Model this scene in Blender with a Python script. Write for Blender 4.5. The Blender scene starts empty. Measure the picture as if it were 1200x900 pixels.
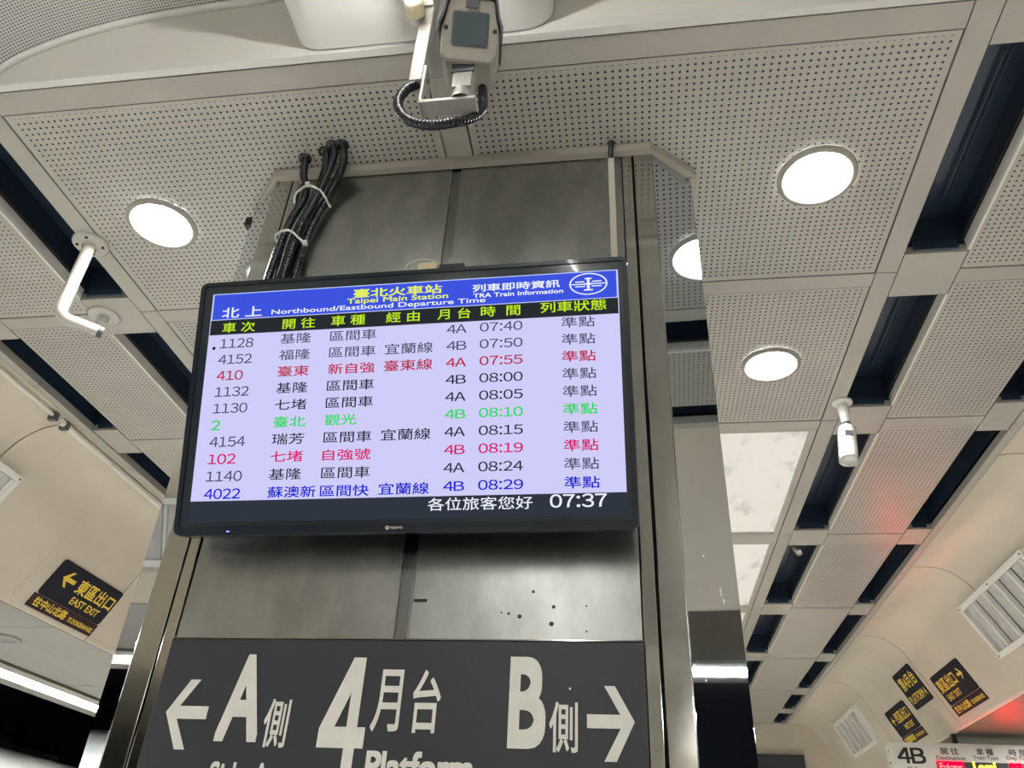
import bpy, bmesh, math, random
from mathutils import Vector, Matrix
random.seed(4)
sc = bpy.context.scene
COL = sc.collection

# ------------------------------------------------------------------ camera, world, exposure
F_PX, YAW, PITCH, ROLL = 925.24, -0.163543, 0.584592, 0.0543671
cam_data = bpy.data.cameras.new('camera')
cam_data.sensor_fit = 'HORIZONTAL'; cam_data.sensor_width = 36.0
cam_data.lens = 36.0 * F_PX / 1200.0
cam_data.clip_start = 0.02; cam_data.clip_end = 100
cam = bpy.data.objects.new('camera', cam_data); COL.objects.link(cam)
cy, sy, cp, sp, cr, sr = math.cos(YAW), math.sin(YAW), math.cos(PITCH), math.sin(PITCH), math.cos(ROLL), math.sin(ROLL)
fwd = Vector((sy*cp, cy*cp, sp)); rt = Vector((cy, -sy, 0)); up = rt.cross(fwd)
R_ = rt*cr + up*sr; U_ = -rt*sr + up*cr
cam.matrix_world = Matrix(((R_.x, U_.x, -fwd.x, 0), (R_.y, U_.y, -fwd.y, 0), (R_.z, U_.z, -fwd.z, 1.6), (0, 0, 0, 1)))
sc.camera = cam
w = bpy.data.worlds.new('world'); sc.world = w; w.use_nodes = True
w.node_tree.nodes['Background'].inputs[0].default_value = (0.5, 0.52, 0.55, 1)
w.node_tree.nodes['Background'].inputs[1].default_value = 0.15
sc.view_settings.view_transform = 'Standard'; sc.view_settings.look = 'None'
sc.view_settings.gamma = 1; sc.view_settings.use_curve_mapping = False
EXPO = 2.0
sc.view_settings.exposure = EXPO
E_DOWN, E_TUBE, E_EDGE = 46.0, 14.0, 37.0      # strengths of the lamps the station has
SCR = 1.0/2**EXPO                                   # the screen's own brightness, set against the exposure

# ------------------------------------------------------------------ materials
def srgb(r, g, b):
    f = lambda c: (c/255/12.92) if c/255 <= .04045 else ((c/255+.055)/1.055)**2.4
    return (f(r), f(g), f(b), 1)
def base_mat(name):
    m = bpy.data.materials.new(name); m.use_nodes = True
    nt = m.node_tree; return m, nt, nt.nodes['Principled BSDF']
def mat(name, col, rough=.5, metal=0.0, dirt=0.0, dscale=3.0, bump=0.0, bscale=40.0, spec=.5, stretch=None, coat=0, dirtcol=None, ramp=(.35, .65)):
    m, nt, b = base_mat(name); N, L = nt.nodes, nt.links
    b.inputs['Base Color'].default_value = (*col[:3], 1); b.inputs['Roughness'].default_value = rough
    b.inputs['Metallic'].default_value = metal; b.inputs['Specular IOR Level'].default_value = spec
    b.inputs['Coat Weight'].default_value = coat
    tc = N.new('ShaderNodeTexCoord'); mp = N.new('ShaderNodeMapping'); L.new(tc.outputs['Object'], mp.inputs[0])
    if stretch: mp.inputs['Scale'].default_value = stretch
    if dirt:
        n = N.new('ShaderNodeTexNoise'); n.inputs['Scale'].default_value = dscale; n.inputs['Detail'].default_value = 5
        n.inputs['Roughness'].default_value = .6
        L.new(mp.outputs[0], n.inputs[0])
        r = N.new('ShaderNodeValToRGB'); r.color_ramp.elements[0].position, r.color_ramp.elements[1].position = ramp
        dc = dirtcol or [c*(1-dirt) for c in col[:3]]
        r.color_ramp.elements[0].color = (*dc[:3], 1); r.color_ramp.elements[1].color = (*col[:3], 1)
        L.new(n.outputs[0], r.inputs[0]); L.new(r.outputs[0], b.inputs['Base Color'])
    if bump:
        n2 = N.new('ShaderNodeTexNoise'); n2.inputs['Scale'].default_value = bscale; n2.inputs['Detail'].default_value = 4
        L.new(mp.outputs[0], n2.inputs[0])
        bp = N.new('ShaderNodeBump'); bp.inputs['Strength'].default_value = bump; bp.inputs['Distance'].default_value = .002
        L.new(n2.outputs[0], bp.inputs['Height']); L.new(bp.outputs[0], b.inputs['Normal'])
    return m
def emit(name, col, strength):
    m = bpy.data.materials.new(name); m.use_nodes = True; nt = m.node_tree; nt.nodes.clear()
    e = nt.nodes.new('ShaderNodeEmission'); e.inputs[0].default_value = (*col[:3], 1); e.inputs[1].default_value = strength
    o = nt.nodes.new('ShaderNodeOutputMaterial'); nt.links.new(e.outputs[0], o.inputs[0]); return m
def perf(name, col, pitch, rad, uv=False, rough=.4, dirt=.12, hole=(.02, .022, .022)):
    m, nt, b = base_mat(name); N, L = nt.nodes, nt.links
    tc = N.new('ShaderNodeTexCoord')
    src = tc.outputs['UV' if uv else 'Object']
    def mth(op, a, bb=None):
        n = N.new('ShaderNodeMath'); n.operation = op
        for i, v in enumerate((a, bb)):
            if v is None: continue
            if isinstance(v, (int, float)): n.inputs[i].default_value = v
            else: L.new(v, n.inputs[i])
        return n.outputs[0]
    s = N.new('ShaderNodeSeparateXYZ'); L.new(src, s.inputs[0])
    ax = [mth('SUBTRACT', mth('FRACT', mth('DIVIDE', s.outputs[i], pitch)), .5) for i in (0, 1)]
    d = mth('SQRT', mth('ADD', mth('MULTIPLY', ax[0], ax[0]), mth('MULTIPLY', ax[1], ax[1])))
    mr = N.new('ShaderNodeMapRange'); L.new(d, mr.inputs[0]); mr.interpolation_type = 'SMOOTHSTEP'
    mr.inputs[1].default_value = rad*.8; mr.inputs[2].default_value = rad*1.2
    n = N.new('ShaderNodeTexNoise'); n.inputs['Scale'].default_value = 3.5; n.inputs['Detail'].default_value = 5; L.new(tc.outputs['Object'], n.inputs[0])
    r = N.new('ShaderNodeValToRGB'); r.color_ramp.elements[0].position = .3; r.color_ramp.elements[1].position = .62
    r.color_ramp.elements[0].color = (*[c*(1-dirt) for c in col[:3]], 1); r.color_ramp.elements[1].color = (*col[:3], 1)
    L.new(n.outputs[0], r.inputs[0])
    mx = N.new('ShaderNodeMix'); mx.data_type = 'RGBA'; L.new(mr.outputs[0], mx.inputs[0])
    mx.inputs[6].default_value = (*hole, 1); L.new(r.outputs[0], mx.inputs[7]); L.new(mx.outputs[2], b.inputs['Base Color'])
    b.inputs['Roughness'].default_value = rough
    bp = N.new('ShaderNodeBump'); bp.inputs['Strength'].default_value = .4; bp.inputs['Distance'].default_value = .002
    L.new(mr.outputs[0], bp.inputs['Height']); L.new(bp.outputs[0], b.inputs['Normal'])
    return m

CEIL = (.47, .457, .415)
M = dict(
    perf=perf('perforated_metal', CEIL, .02, .19, rough=.29),
    vault=perf('fine_perforated_metal', (.58, .58, .56), .0085, .27, uv=True, rough=.5, dirt=.05, hole=(.08, .08, .08)),
    plain=mat('painted_metal', CEIL, .36, dirt=.06, dscale=5),
    beam=mat('beam_metal', (.45, .437, .395), .33, dirt=.07, dscale=4),
    white_sheet=mat('milky_sheet', (.88, .88, .85), .5, dirt=.2, dscale=5, stretch=(1.6, .8, 1), ramp=(.33, .46), dirtcol=(.68, .68, .66)),
    _=None,
    cream=mat('cream_panel', (.65, .59, .49), .38, dirt=.08, dscale=2.2),
    cream_edge=mat('cream_lip', (.55, .49, .41), .3),
    lunette=mat('white_plaster', (.74, .73, .68), .55, dirt=.05, dscale=3),
    duct=mat('white_duct_paint', (.72, .72, .70), .4, dirt=.04, dscale=4),
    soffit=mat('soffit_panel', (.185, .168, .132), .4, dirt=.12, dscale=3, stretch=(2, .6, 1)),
    navy=mat('navy_recess', (.018, .034, .064), .35),
    navy2=mat('navy_batten', (.03, .052, .09), .4),
    dark=mat('dark_backing', (.02, .02, .02), .7),
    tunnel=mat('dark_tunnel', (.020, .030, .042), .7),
    tunnel2=mat('dark_tunnel_panel', (.06, .072, .07), .7),
    mirror=mat('polished_steel', (.54, .58, .62), .025, 1, bump=.02, bscale=9),
    semi=mat('buffed_steel', (.56, .56, .53), .10, 1, bump=.07, bscale=14, dirt=.15, dscale=5),
    steel=mat('brushed_steel', (.47, .485, .47), .30, 1, dirt=.22, dscale=7, bump=.2, bscale=30, stretch=(2, 1, 1)),
    dsteel=mat('seam_steel', (.30, .31, .31), .2, 1),
    collar=mat('collar_metal', (.42, .40, .35), .35),
    black=mat('black_plastic', (.011, .014, .018), .28),
    bezel=mat('bezel_plastic', (.011, .018, .030), .22, coat=.3),
    bezel_in=mat('bezel_inner', (.02, .032, .045), .12, coat=.4),
    sign=mat('charcoal_sign', (.034, .040, .047), .42, dirt=.1, dscale=2),
    letter=mat('white_lettering', (.80, .80, .75), .5, dirt=.06, dscale=30),
    white=mat('white_enamel', (.78, .76, .70), .3),
    white2=mat('white_plastic', (.80, .80, .76), .35),
    camgrey=mat('camera_housing', (.34, .33, .29), .4, dirt=.08, dscale=20),
    camdark=mat('housing_hood', (.09, .10, .11), .4),
    glass=mat('dark_glass', (.06, .085, .10), .08, coat=.6),
    grey=mat('vent_aluminium', (.60, .60, .58), .35, dirt=.2, dscale=15),
    ventin=mat('vent_inner', (.36, .38, .37), .5, dirt=.2, dscale=10),
    conduit=mat('black_conduit', (.014, .018, .024), .24),
    tie=mat('white_nylon', (.75, .75, .72), .4),
    exit=mat('exit_plate', (.014, .014, .024), .6, spec=.2),
    exit2=mat('exit_strip', (.035, .016, .022), .6, spec=.2),
    gold=mat('gold_lettering', (.80, .58, .07), .5),
    chrome=mat('pole_enamel', (.56, .55, .50), .22, dirt=.1, dscale=10),
    train=mat('train_paint', (.50, .50, .46), .35, dirt=.2, dscale=1.5, stretch=(1, .3, 3)),
    glasswin=mat('train_window_glass', (.03, .04, .045), .1),
    floor=mat('platform_floor', (.60, .57, .51), .3, dirt=.1, dscale=2),
    bed=mat('track_bed', (.05, .05, .05), .8),
    board=mat('board_face', (.74, .74, .68), .35),
    ledbg=mat('led_matrix', (.03, .03, .028), .5),
    ink=mat('black_ink', (.015, .015, .015), .5),
    lamp=emit('downlight_glow', (1, .985, .95), E_DOWN),
    panel=emit('panel_glow', (1, .985, .92), .9),
    tube=emit('tube_glow', (1, .98, .93), E_TUBE),
    tube_edge=emit('edge_tube_glow', (.97, .98, 1), E_EDGE),
    holder=mat('lampholder', (.75, .66, .45), .4),
    s_bg=emit('screen_lavender', srgb(207, 205, 250), SCR),
    s_blue=emit('screen_blue', srgb(62, 84, 222), SCR),
    s_dark=emit('screen_dark', srgb(40, 44, 48), SCR),
    s_bar=emit('screen_bar', srgb(47, 54, 66), SCR),
    s_white=emit('screen_white', srgb(238, 243, 255), SCR),
    s_line=emit('screen_pale_line', srgb(190, 205, 250), SCR),
    s_yel=emit('screen_yellow', srgb(196, 240, 40), SCR),
    s_yel2=emit('screen_pale_yellow', srgb(228, 240, 96), SCR),
    s_grey=emit('screen_grey', srgb(78, 80, 108), SCR),
    s_ink=emit('screen_ink', srgb(34, 34, 48), SCR),
    s_red=emit('screen_red', srgb(186, 44, 78), SCR),
    s_grn=emit('screen_green', srgb(48, 214, 92), SCR),
    s_mag=emit('screen_magenta', srgb(214, 24, 108), SCR),
    s_navy=emit('screen_royal', srgb(28, 34, 206), SCR),
    led_blue=emit('power_led', (.05, .08, 1), 3),
    led_red=emit('led_red', (1, .0, .003), 6.0),
    led_yel=emit('led_yellow', (1, .85, .05), 1.0),
)

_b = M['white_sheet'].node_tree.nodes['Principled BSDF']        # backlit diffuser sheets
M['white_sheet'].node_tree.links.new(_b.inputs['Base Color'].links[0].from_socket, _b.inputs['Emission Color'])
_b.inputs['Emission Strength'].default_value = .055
# ------------------------------------------------------------------ helpers
class MB:
    def __init__(s): s.v, s.f, s.mi, s.sm = [], [], [], []
    def add(s, vs, fs, mi=0, smooth=False):
        o = len(s.v); s.v += [tuple(v) for v in vs]
        for f in fs: s.f.append(tuple(i+o for i in f)); s.mi.append(mi); s.sm.append(smooth)
        return s
    def box(s, x0, x1, y0, y1, z0, z1, mi=0):
        vs = [(x, y, z) for z in (z0, z1) for y in (y0, y1) for x in (x0, x1)]
        return s.add(vs, [(0, 2, 3, 1), (4, 5, 7, 6), (0, 1, 5, 4), (2, 6, 7, 3), (0, 4, 6, 2), (1, 3, 7, 5)], mi)
    def obox(s, O, U, V, N, u0, u1, v0, v1, n0, n1, mi=0):
        O, U, V, N = map(Vector, (O, U, V, N))
        vs = [O+U*u+V*v+N*n for n in (n0, n1) for v in (v0, v1) for u in (u0, u1)]
        return s.add(vs, [(0, 2, 3, 1), (4, 5, 7, 6), (0, 1, 5, 4), (2, 6, 7, 3), (0, 4, 6, 2), (1, 3, 7, 5)], mi)
    def poly(s, O, U, V, N, pts, n0, n1, mi=0, cap=True):     # closed 2D outline, counter-clockwise, extruded n0..n1
        O, U, V, N = map(Vector, (O, U, V, N)); k = len(pts)
        vs = [O+U*a+V*b+N*n0 for a, b in pts] + [O+U*a+V*b+N*n1 for a, b in pts]
        fs = [(i, (i+1) % k, (i+1) % k+k, i+k) for i in range(k)]
        if cap: fs += [tuple(reversed(range(k))), tuple(range(k, 2*k))]
        return s.add(vs, fs, mi)
    def tube(s, pts, r, seg=10, mi=0, caps=True, rfun=None):
        pts = [Vector(p) for p in pts]; n = len(pts); rings = []
        t0 = (pts[1]-pts[0]).normalized(); a = t0.orthogonal().normalized()
        for i, p in enumerate(pts):
            t = (pts[min(i+1, n-1)]-pts[max(i-1, 0)]).normalized()
            a = (a - t*a.dot(t)).normalized(); b = t.cross(a); rr = rfun(i) if rfun else r
            rings.append([p+(a*math.cos(k*2*math.pi/seg)+b*math.sin(k*2*math.pi/seg))*rr for k in range(seg)])
        vs = [v for g in rings for v in g]; fs = []
        for i in range(n-1):
            for k in range(seg):
                k2 = (k+1) % seg; fs.append((i*seg+k, i*seg+k2, (i+1)*seg+k2, (i+1)*seg+k))
        s.add(vs, fs, mi, True)
        if caps: s.add(rings[0], [tuple(reversed(range(seg)))], mi); s.add(rings[-1], [tuple(range(seg))], mi)
        return s
    def lathe(s, O, A, prof, seg=40, mi=0, smooth=True):      # prof: (radius, height along A)
        O = Vector(O); A = Vector(A).normalized(); a = A.orthogonal().normalized(); b = A.cross(a); vs = []
        for r, h in prof:
            for k in range(seg): vs.append(O+A*h+(a*math.cos(k*2*math.pi/seg)+b*math.sin(k*2*math.pi/seg))*r)
        fs = [(i*seg+k, i*seg+(k+1) % seg, (i+1)*seg+(k+1) % seg, (i+1)*seg+k) for i in range(len(prof)-1) for k in range(seg)]
        return s.add(vs, fs, mi, smooth)
    def disc(s, O, A, r, seg=40, mi=0):
        O = Vector(O); A = Vector(A).normalized(); a = A.orthogonal().normalized(); b = A.cross(a)
        return s.add([O+(a*math.cos(k*2*math.pi/seg)+b*math.sin(k*2*math.pi/seg))*r for k in range(seg)], [tuple(range(seg))], mi)
    def obj(s, name, mats, parent=None):
        me = bpy.data.meshes.new(name); me.from_pydata(s.v, [], s.f)
        if not isinstance(mats, (list, tuple)): mats = [mats]
        for m in mats: me.materials.append(m)
        me.polygons.foreach_set('material_index', s.mi); me.polygons.foreach_set('use_smooth', s.sm)
        me.update()
        o = bpy.data.objects.new(name, me); COL.objects.link(o)
        if parent: put(o, parent)
        return o
def world_loc(p):
    v = Vector((0, 0, 0))
    while p: v += p.location; p = p.parent
    return v
def put(o, p):       # all meshes are written in world coordinates: keep them there under a located parent
    o.parent = p
    o.location = -world_loc(p)
def bevel(o, wdt, seg=2):
    md = o.modifiers.new('bevel', 'BEVEL'); md.width = wdt; md.segments = seg; md.limit_method = 'ANGLE'; return o
def thing(name, label, cat, loc, group=None):
    o = bpy.data.objects.new(name, None); COL.objects.link(o); o.location = loc; o.empty_display_size = .05
    o['label'] = label; o['category'] = cat
    if group: o['group'] = group
    return o
def tag(o, label, cat, group=None):
    o['label'] = label; o['category'] = cat
    if group: o['group'] = group
    return o
def struct(o, label=None, cat=None):
    o['kind'] = 'structure'
    if label: o['label'] = label
    if cat: o['category'] = cat
    return o
def rrect(w_, h_, r, seg=5, x0=0, y0=0, corners=(1, 1, 1, 1)):    # bl, br, tr, tl
    pts = []
    for i, (cx_, cy_, a0) in enumerate(((r, r, 180), (w_-r, r, 270), (w_-r, h_-r, 0), (r, h_-r, 90))):
        if corners[i]:
            for k in range(seg+1):
                a = math.radians(a0+90*k/seg); pts.append((x0+cx_+r*math.cos(a), y0+cy_+r*math.sin(a)))
        else:
            pts.append((x0+(0 if i in (0, 3) else w_), y0+(0 if i < 2 else h_)))
    return pts
def glyphs(s):
    """outline faces of a string in em units; digits and capitals written as wide forms are set on a tabular pitch"""
    def one(t):
        cu = bpy.data.curves.new('glyph', 'FONT'); cu.body = t; cu.resolution_u = 5
        o = bpy.data.objects.new('glyph', cu); me = bpy.data.meshes.new_from_object(o)
        V_ = [(v.co.x, v.co.y) for v in me.vertices]; F_ = [tuple(p_.vertices) for p_ in me.polygons]
        bpy.data.objects.remove(o); bpy.data.curves.remove(cu); bpy.data.meshes.remove(me); return V_, F_
    if not s.startswith('#'): return one(s)
    V, F, x = [], [], 0.0
    for c in s[1:]:
        adv = .27 if c == ':' else .60
        if c not in _GL: _GL[c] = one(chr(ord(c)+0xFEE0))
        v, f = _GL[c]; a0 = min(q[0] for q in v); a1 = max(q[0] for q in v); k = len(V)
        sh = x+adv/2-(a0+a1)/2
        V += [(q[0]+sh, q[1]) for q in v]; F += [tuple(i+k for i in g) for g in f]; x += adv
    return V, F
_GL = {}
def text(name, s, m, parent, O, U, V, N, u0, v0, u1, v1, n=.0015, bold=0.0, label=None):
    g, fs = glyphs(s)
    xs = [q[0] for q in g]; ys = [q[1] for q in g]; a0, a1, b0, b1 = min(xs)-bold, max(xs)+bold, min(ys)-bold, max(ys)+bold
    O, U, V, N = map(Vector, (O, U, V, N)); mb = MB()
    sh = [(0, 0)] if bold <= 0 else [(bold*a, bold*c_) for a in (-1, 0, 1) for c_ in (-1, 0, 1) if a or c_]
    for i, (dx_, dy_) in enumerate(sh):
        mb.add([O+U*(u0+(x+dx_-a0)/(a1-a0)*(u1-u0))+V*(v0+(y+dy_-b0)/(b1-b0)*(v1-v0))+N*(n+i*1e-5) for x, y in g], fs)
    ob = mb.obj(name, m, parent)
    if label: ob['label'] = label
    return ob

ZC = 3.5
CX = -0.453
mir = lambda x: 2*CX - x

# ------------------------------------------------------------------ structure: floor, tracks, tunnels
struct(MB().box(-4.45, 3.55, -9, 12, -.3, 0).obj('floor', M['floor']))
struct(MB().box(-9.5, -4.45, -9, 12, -1.3, -1.1).obj('trim_1', M['bed']))
struct(MB().box(3.55, 8.6, -9, 12, -1.3, -1.1).obj('trim_2', M['bed']))
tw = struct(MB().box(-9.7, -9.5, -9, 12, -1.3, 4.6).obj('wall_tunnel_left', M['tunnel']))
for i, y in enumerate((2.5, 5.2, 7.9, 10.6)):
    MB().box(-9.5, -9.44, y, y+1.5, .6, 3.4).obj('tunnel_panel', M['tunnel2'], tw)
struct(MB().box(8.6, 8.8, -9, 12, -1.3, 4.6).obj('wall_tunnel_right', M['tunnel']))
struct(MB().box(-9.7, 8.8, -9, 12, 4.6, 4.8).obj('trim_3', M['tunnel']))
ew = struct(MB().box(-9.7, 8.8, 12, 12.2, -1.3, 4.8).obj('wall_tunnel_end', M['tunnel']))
struct(MB().box(-9.7, 8.8, -9.2, -9, -1.3, 4.8).obj('wall_rear', M['cream']))
struct(MB().box(-3.3, 2.4, 10.06, 10.2, 0, 3.52).obj('wall_far', M['cream']))

# ------------------------------------------------------------------ ceiling
ceiling = struct(MB().box(-2.62, 1.72, 1.3, 10.06, 3.72, 3.78).obj('ceiling', M['navy']))
rows = [(1.296, 2.22), (2.292, 3.218), (3.30, 4.53), (4.655, 5.875), (5.97, 7.23), (7.31, 8.42), (8.50, 9.33), (9.41, 10.05)]
gaps = [(1.35, 2.13), (2.355, 3.11), (3.352, 4.465), (4.69, 5.79), (6.03, 7.09), (7.33, 8.33), (8.59, 9.27), (9.48, 10.02)]
def sheet(name, x0, x1, y0, y1, m_in, border=.012, z=ZC, par=ceiling, j=.0035):
    x0 += j; x1 -= j; y0 += j; y1 -= j; b = border
    mb = MB()
    o = [(x0, y0, z), (x1, y0, z), (x1, y1, z), (x0, y1, z)]
    i_ = [(x0+b, y0+b, z), (x1-b, y0+b, z), (x1-b, y1-b, z), (x0+b, y1-b, z)]
    mb.add(i_, [(3, 2, 1, 0)], 0)
    mb.add(o+i_, [(0, 4, 5, 1), (1, 5, 6, 2), (2, 6, 7, 3), (3, 7, 4, 0)], 1)
    t = [(a, b_, z+.02) for a, b_, _ in o]
    mb.add(o+t, [(0, 1, 5, 4), (1, 2, 6, 5), (2, 3, 7, 6), (3, 0, 4, 7), (4, 5, 6, 7)], 1)
    return mb.obj(name, [m_in, M['plain']], par)
def bar(name, x0, x1, y0, y1, z0=3.4975, z1=3.53, m='beam', j=.0018):
    return MB().box(x0+j, x1-j, y0+j, y1-j, z0, z1).obj(name, M[m], ceiling)
XB = [(.895, .967), (mir(.967), mir(.895))]            # long beams beside the centre bay
XG = [(.967, 1.17), (mir(1.17), mir(.967))]            # dark slots
XP = [(1.17, 1.59), (mir(1.59), mir(1.17))]            # side perforated panels
XG2 = [(1.59, 1.725), (mir(1.725), mir(1.59))]
XE = [(1.725, 1.768), (mir(1.768), mir(1.725))]
XC = (mir(.895), .895)
# pillar footprint, for cutting the centre bay
for i, (y0, y1) in enumerate(rows):
    pm = M['perf'] if i < 4 else M['plain']
    # centre bay
    if i == 0:
        sheet('ceiling_panel', XC[0], -.50, y0, y1, M['perf']); sheet('ceiling_panel', -.418, XC[1], y0, y1, M['perf'])
        bar('ceiling_beam', -.50, -.418, y0, y1)
    elif i == 1:
        sheet('ceiling_panel', XC[0], -.50, y0, y1, M['perf']); sheet('ceiling_panel', -.418, XC[1], y0, y1, M['perf'])
        bar('ceiling_beam', -.50, -.418, y0, y1)
    else:
        for a, b in ((XC[0], -.50), (-.418, XC[1])):
            x0, x1 = a+.004, b-.004; f = .028
            mb = MB(); mb.box(x0, x1, y0, y0+f*.5, 3.498, 3.53); mb.box(x0, x1, y1-f*.5, y1, 3.498, 3.53)
            mb.box(x0, x0+f, y0+f*.5, y1-f*.5, 3.498, 3.53); mb.box(x1-f, x1, y0+f*.5, y1-f*.5, 3.498, 3.53)
            mb.obj('panel_frame', M['beam'], ceiling)
            sag = MB(); nx, ny = 8, 8; vs = []
            for jy in range(ny+1):
                for jx in range(nx+1):
                    u, v = jx/nx, jy/ny
                    zz = 3.512 - .006*math.sin(math.pi*u)*math.sin(math.pi*v)
                    vs.append((x0+f+(x1-x0-2*f)*u, y0+f*.5+(y1-y0-f)*v, zz))
            sag.add(vs, [(jy*(nx+1)+jx, (jy+1)*(nx+1)+jx, (jy+1)*(nx+1)+jx+1, jy*(nx+1)+jx+1) for jy in range(ny) for jx in range(nx)], 0, True)
            sag.obj('milky_panel', M['white_sheet'], ceiling)
        bar('ceiling_beam', -.50, -.418, y0, y1)
    for a, b in XP: sheet('ceiling_panel', a, b, y0, y1, pm)
    for side, (a, b) in enumerate(XP):                   # lit flange of the side panels towards the slot
        e = a if side == 0 else b
        MB().box(e-.004, e+.004, gaps[i][0]+.003, gaps[i][1]-.003, 3.4995, 3.545).obj('panel_flange', M['white'], ceiling)
# cross bands between the rows
edges = [(1.2195, rows[0][0])] + [(rows[i][1], rows[i+1][0]) for i in range(7)]
for i, (y0, y1) in enumerate(edges):
    bar('ceiling_beam', XC[0], XC[1], y0, y1)
    for a, b in XP: bar('ceiling_beam', a, b, y0, y1)
for i, (y0, y1) in enumerate(edges):
    for yy in (y0, y1): MB().box(XC[0], XC[1], yy-.012, yy+.012, 3.5315, 3.536).obj('joint_backing', M['dark'], ceiling)
for xx in (XC[0], XC[1], -.50, -.418, *[v for q in XP for v in q]):
    e_ = .004 if abs(abs(xx-CX)-1.623) < .01 else .012
    MB().box(xx-(e_ if xx < CX else .012), xx+(e_ if xx > CX else .012), 1.22, 10.05, 3.5315 if e_ > .01 else 3.5515, 3.5365 if e_ > .01 else 3.5565).obj('joint_backing', M['dark'], ceiling)
MB().box(-1.80, .895, 1.205, 1.226, 3.5315, 3.536).obj('joint_backing', M['dark'], ceiling)
# plates and recess boxes in the slots
gy = [1.219] + [v for g in gaps for v in g] + [10.06]
for k in range(0, len(gy), 2):
    y0, y1 = gy[k], gy[k+1]
    for a, b in XG+XG2: bar('slot_plate', a, b, y0, y1)
for (y0, y1) in gaps:
    for a, b in XG+XG2:
        mb = MB()
        mb.box(a-.002, a, y0, y1, 3.532, 3.66); mb.box(b, b+.002, y0, y1, 3.547, 3.66)
        mb.box(a, b, y0-.004, y0, 3.532, 3.66); mb.box(a, b, y1, y1+.004, 3.532, 3.66); mb.box(a-.002, b+.002, y0-.004, y1+.004, 3.66, 3.665)
        mb.obj('slot_recess', M['navy'], ceiling)
        MB().box(a+.03, b-.03, y1-.012, y1-.004, 3.505, 3.54).obj('slot_bracket', M['navy2'], ceiling)
    for a, b in XG:
        c = a+(b-a)*.62
        MB().tube([(c, y0+.12, 3.645), (c, y1-.1, 3.645)], .004, 8).tube([(c+.02, y0+.12, 3.65), (c+.02, y1-.1, 3.65)], .002, 6).obj('slot_batten', M['navy2'], ceiling)
for a, b in XB:
    for k in range(len(rows)):
        y0 = edges[k][0]; y1 = edges[k+1][0] if k < 7 else 10.06
        bar('ceiling_beam', a, b, y0, y1)
for a, b in XE:
    for k in range(6): bar('ceiling_beam', a, b, 1.219+k*1.475, 1.219+(k+1)*1.475, 3.492)
# flat side ceilings beside the vault, and the plain ceiling behind it
for a, b in ((.860, 1.768), (mir(1.768), mir(.860))):
    for k in range(4):
        bar('ceiling_panel', a, b, -4.6+k*1.4545, -4.6+(k+1)*1.4545, 3.498, 3.52, 'plain')
for k in range(3):
    for q in range(3): bar('ceiling_panel', -2.67+q*1.48, -2.67+(q+1)*1.48, -9+k*1.46, -9+(k+1)*1.46, 3.498, 3.52, 'plain')

# ------------------------------------------------------------------ vault with lunettes and centre duct
def arch():
    pts = []; hw, zt = 1.31, 3.775
    for k in range(17):
        a = math.pi/2*k/16; pts.append((-hw+.72*(1-math.cos(a)), 3.5+(zt-3.5)*math.sin(a)))
    for k in range(1, 6): pts.append((-hw+.72+(2*hw-1.44)*k/6, zt+.03*math.sin(math.pi*k/6)))
    pts += [(-x, z) for x, z in reversed(pts[:17])]
    return [(CX+x, z) for x, z in pts]
AR = arch()
VY0, VY1 = -4.6, 1.192
vault = struct(MB().box(-1.9, 1.0, VY0, VY1, 4.0, 4.03).obj('trim_4', M['dark']))
nseg = 4
acc = [0]
for i in range(1, len(AR)): acc.append(acc[-1]+math.dist(AR[i], AR[i-1]))
for k in range(nseg):
    y0 = VY0+(VY1-VY0)*k/nseg+.002; y1 = VY0+(VY1-VY0)*(k+1)/nseg-.002
    vs = [(x, y, z) for x, z in AR for y in (y0, y1)]
    fs = [(2*i, 2*i+2, 2*i+3, 2*i+1) for i in range(len(AR)-1)]
    o = MB().add(vs, fs, 0, True).obj('vault_panel', M['vault'], vault)
    uv = o.data.uv_layers.new(name='uv')
    for lp in o.data.loops:
        vi = lp.vertex_index; uv.data[lp.index].uv = (acc[vi//2], vs[vi][1])
for y0, y1 in ((VY1-.022, VY1-.0), (VY0, VY0+.022)):       # plain trim under the arch edge
    vs = []
    for i, (x, z) in enumerate(AR):
        vs += [(x, y0, z-.0015), (x, y1, z-.0015), (x, y1, z-.008), (x, y0, z-.008)]
    fs = []
    for i in range(len(AR)-1):
        for q in range(4): fs.append((4*i+q, 4*i+(q+1) % 4, 4*i+4+(q+1) % 4, 4*i+4+q))
    MB().add(vs, fs, 0, True).obj('arch_trim', M['duct'], vault)
for name, yy, sgn in (('wall_lunette_front', 1.192, 1), ('wall_lunette_rear', -4.6, -1)):
    k = len(AR); mb = MB()
    for t in (0, .02): mb.add([(x, yy+sgn*t, z) for x, z in AR], [tuple(range(k)) if (t == 0) == (sgn > 0) else tuple(reversed(range(k)))])
    struct(mb.obj(name, M['lunette']))
bar('ceiling_lip', -1.80, .895, 1.190, 1.215, 3.492, 3.53, 'duct')
bar('ceiling_lip', -1.80, .895, -4.622, -4.598, 3.492, 3.53, 'duct')
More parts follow.
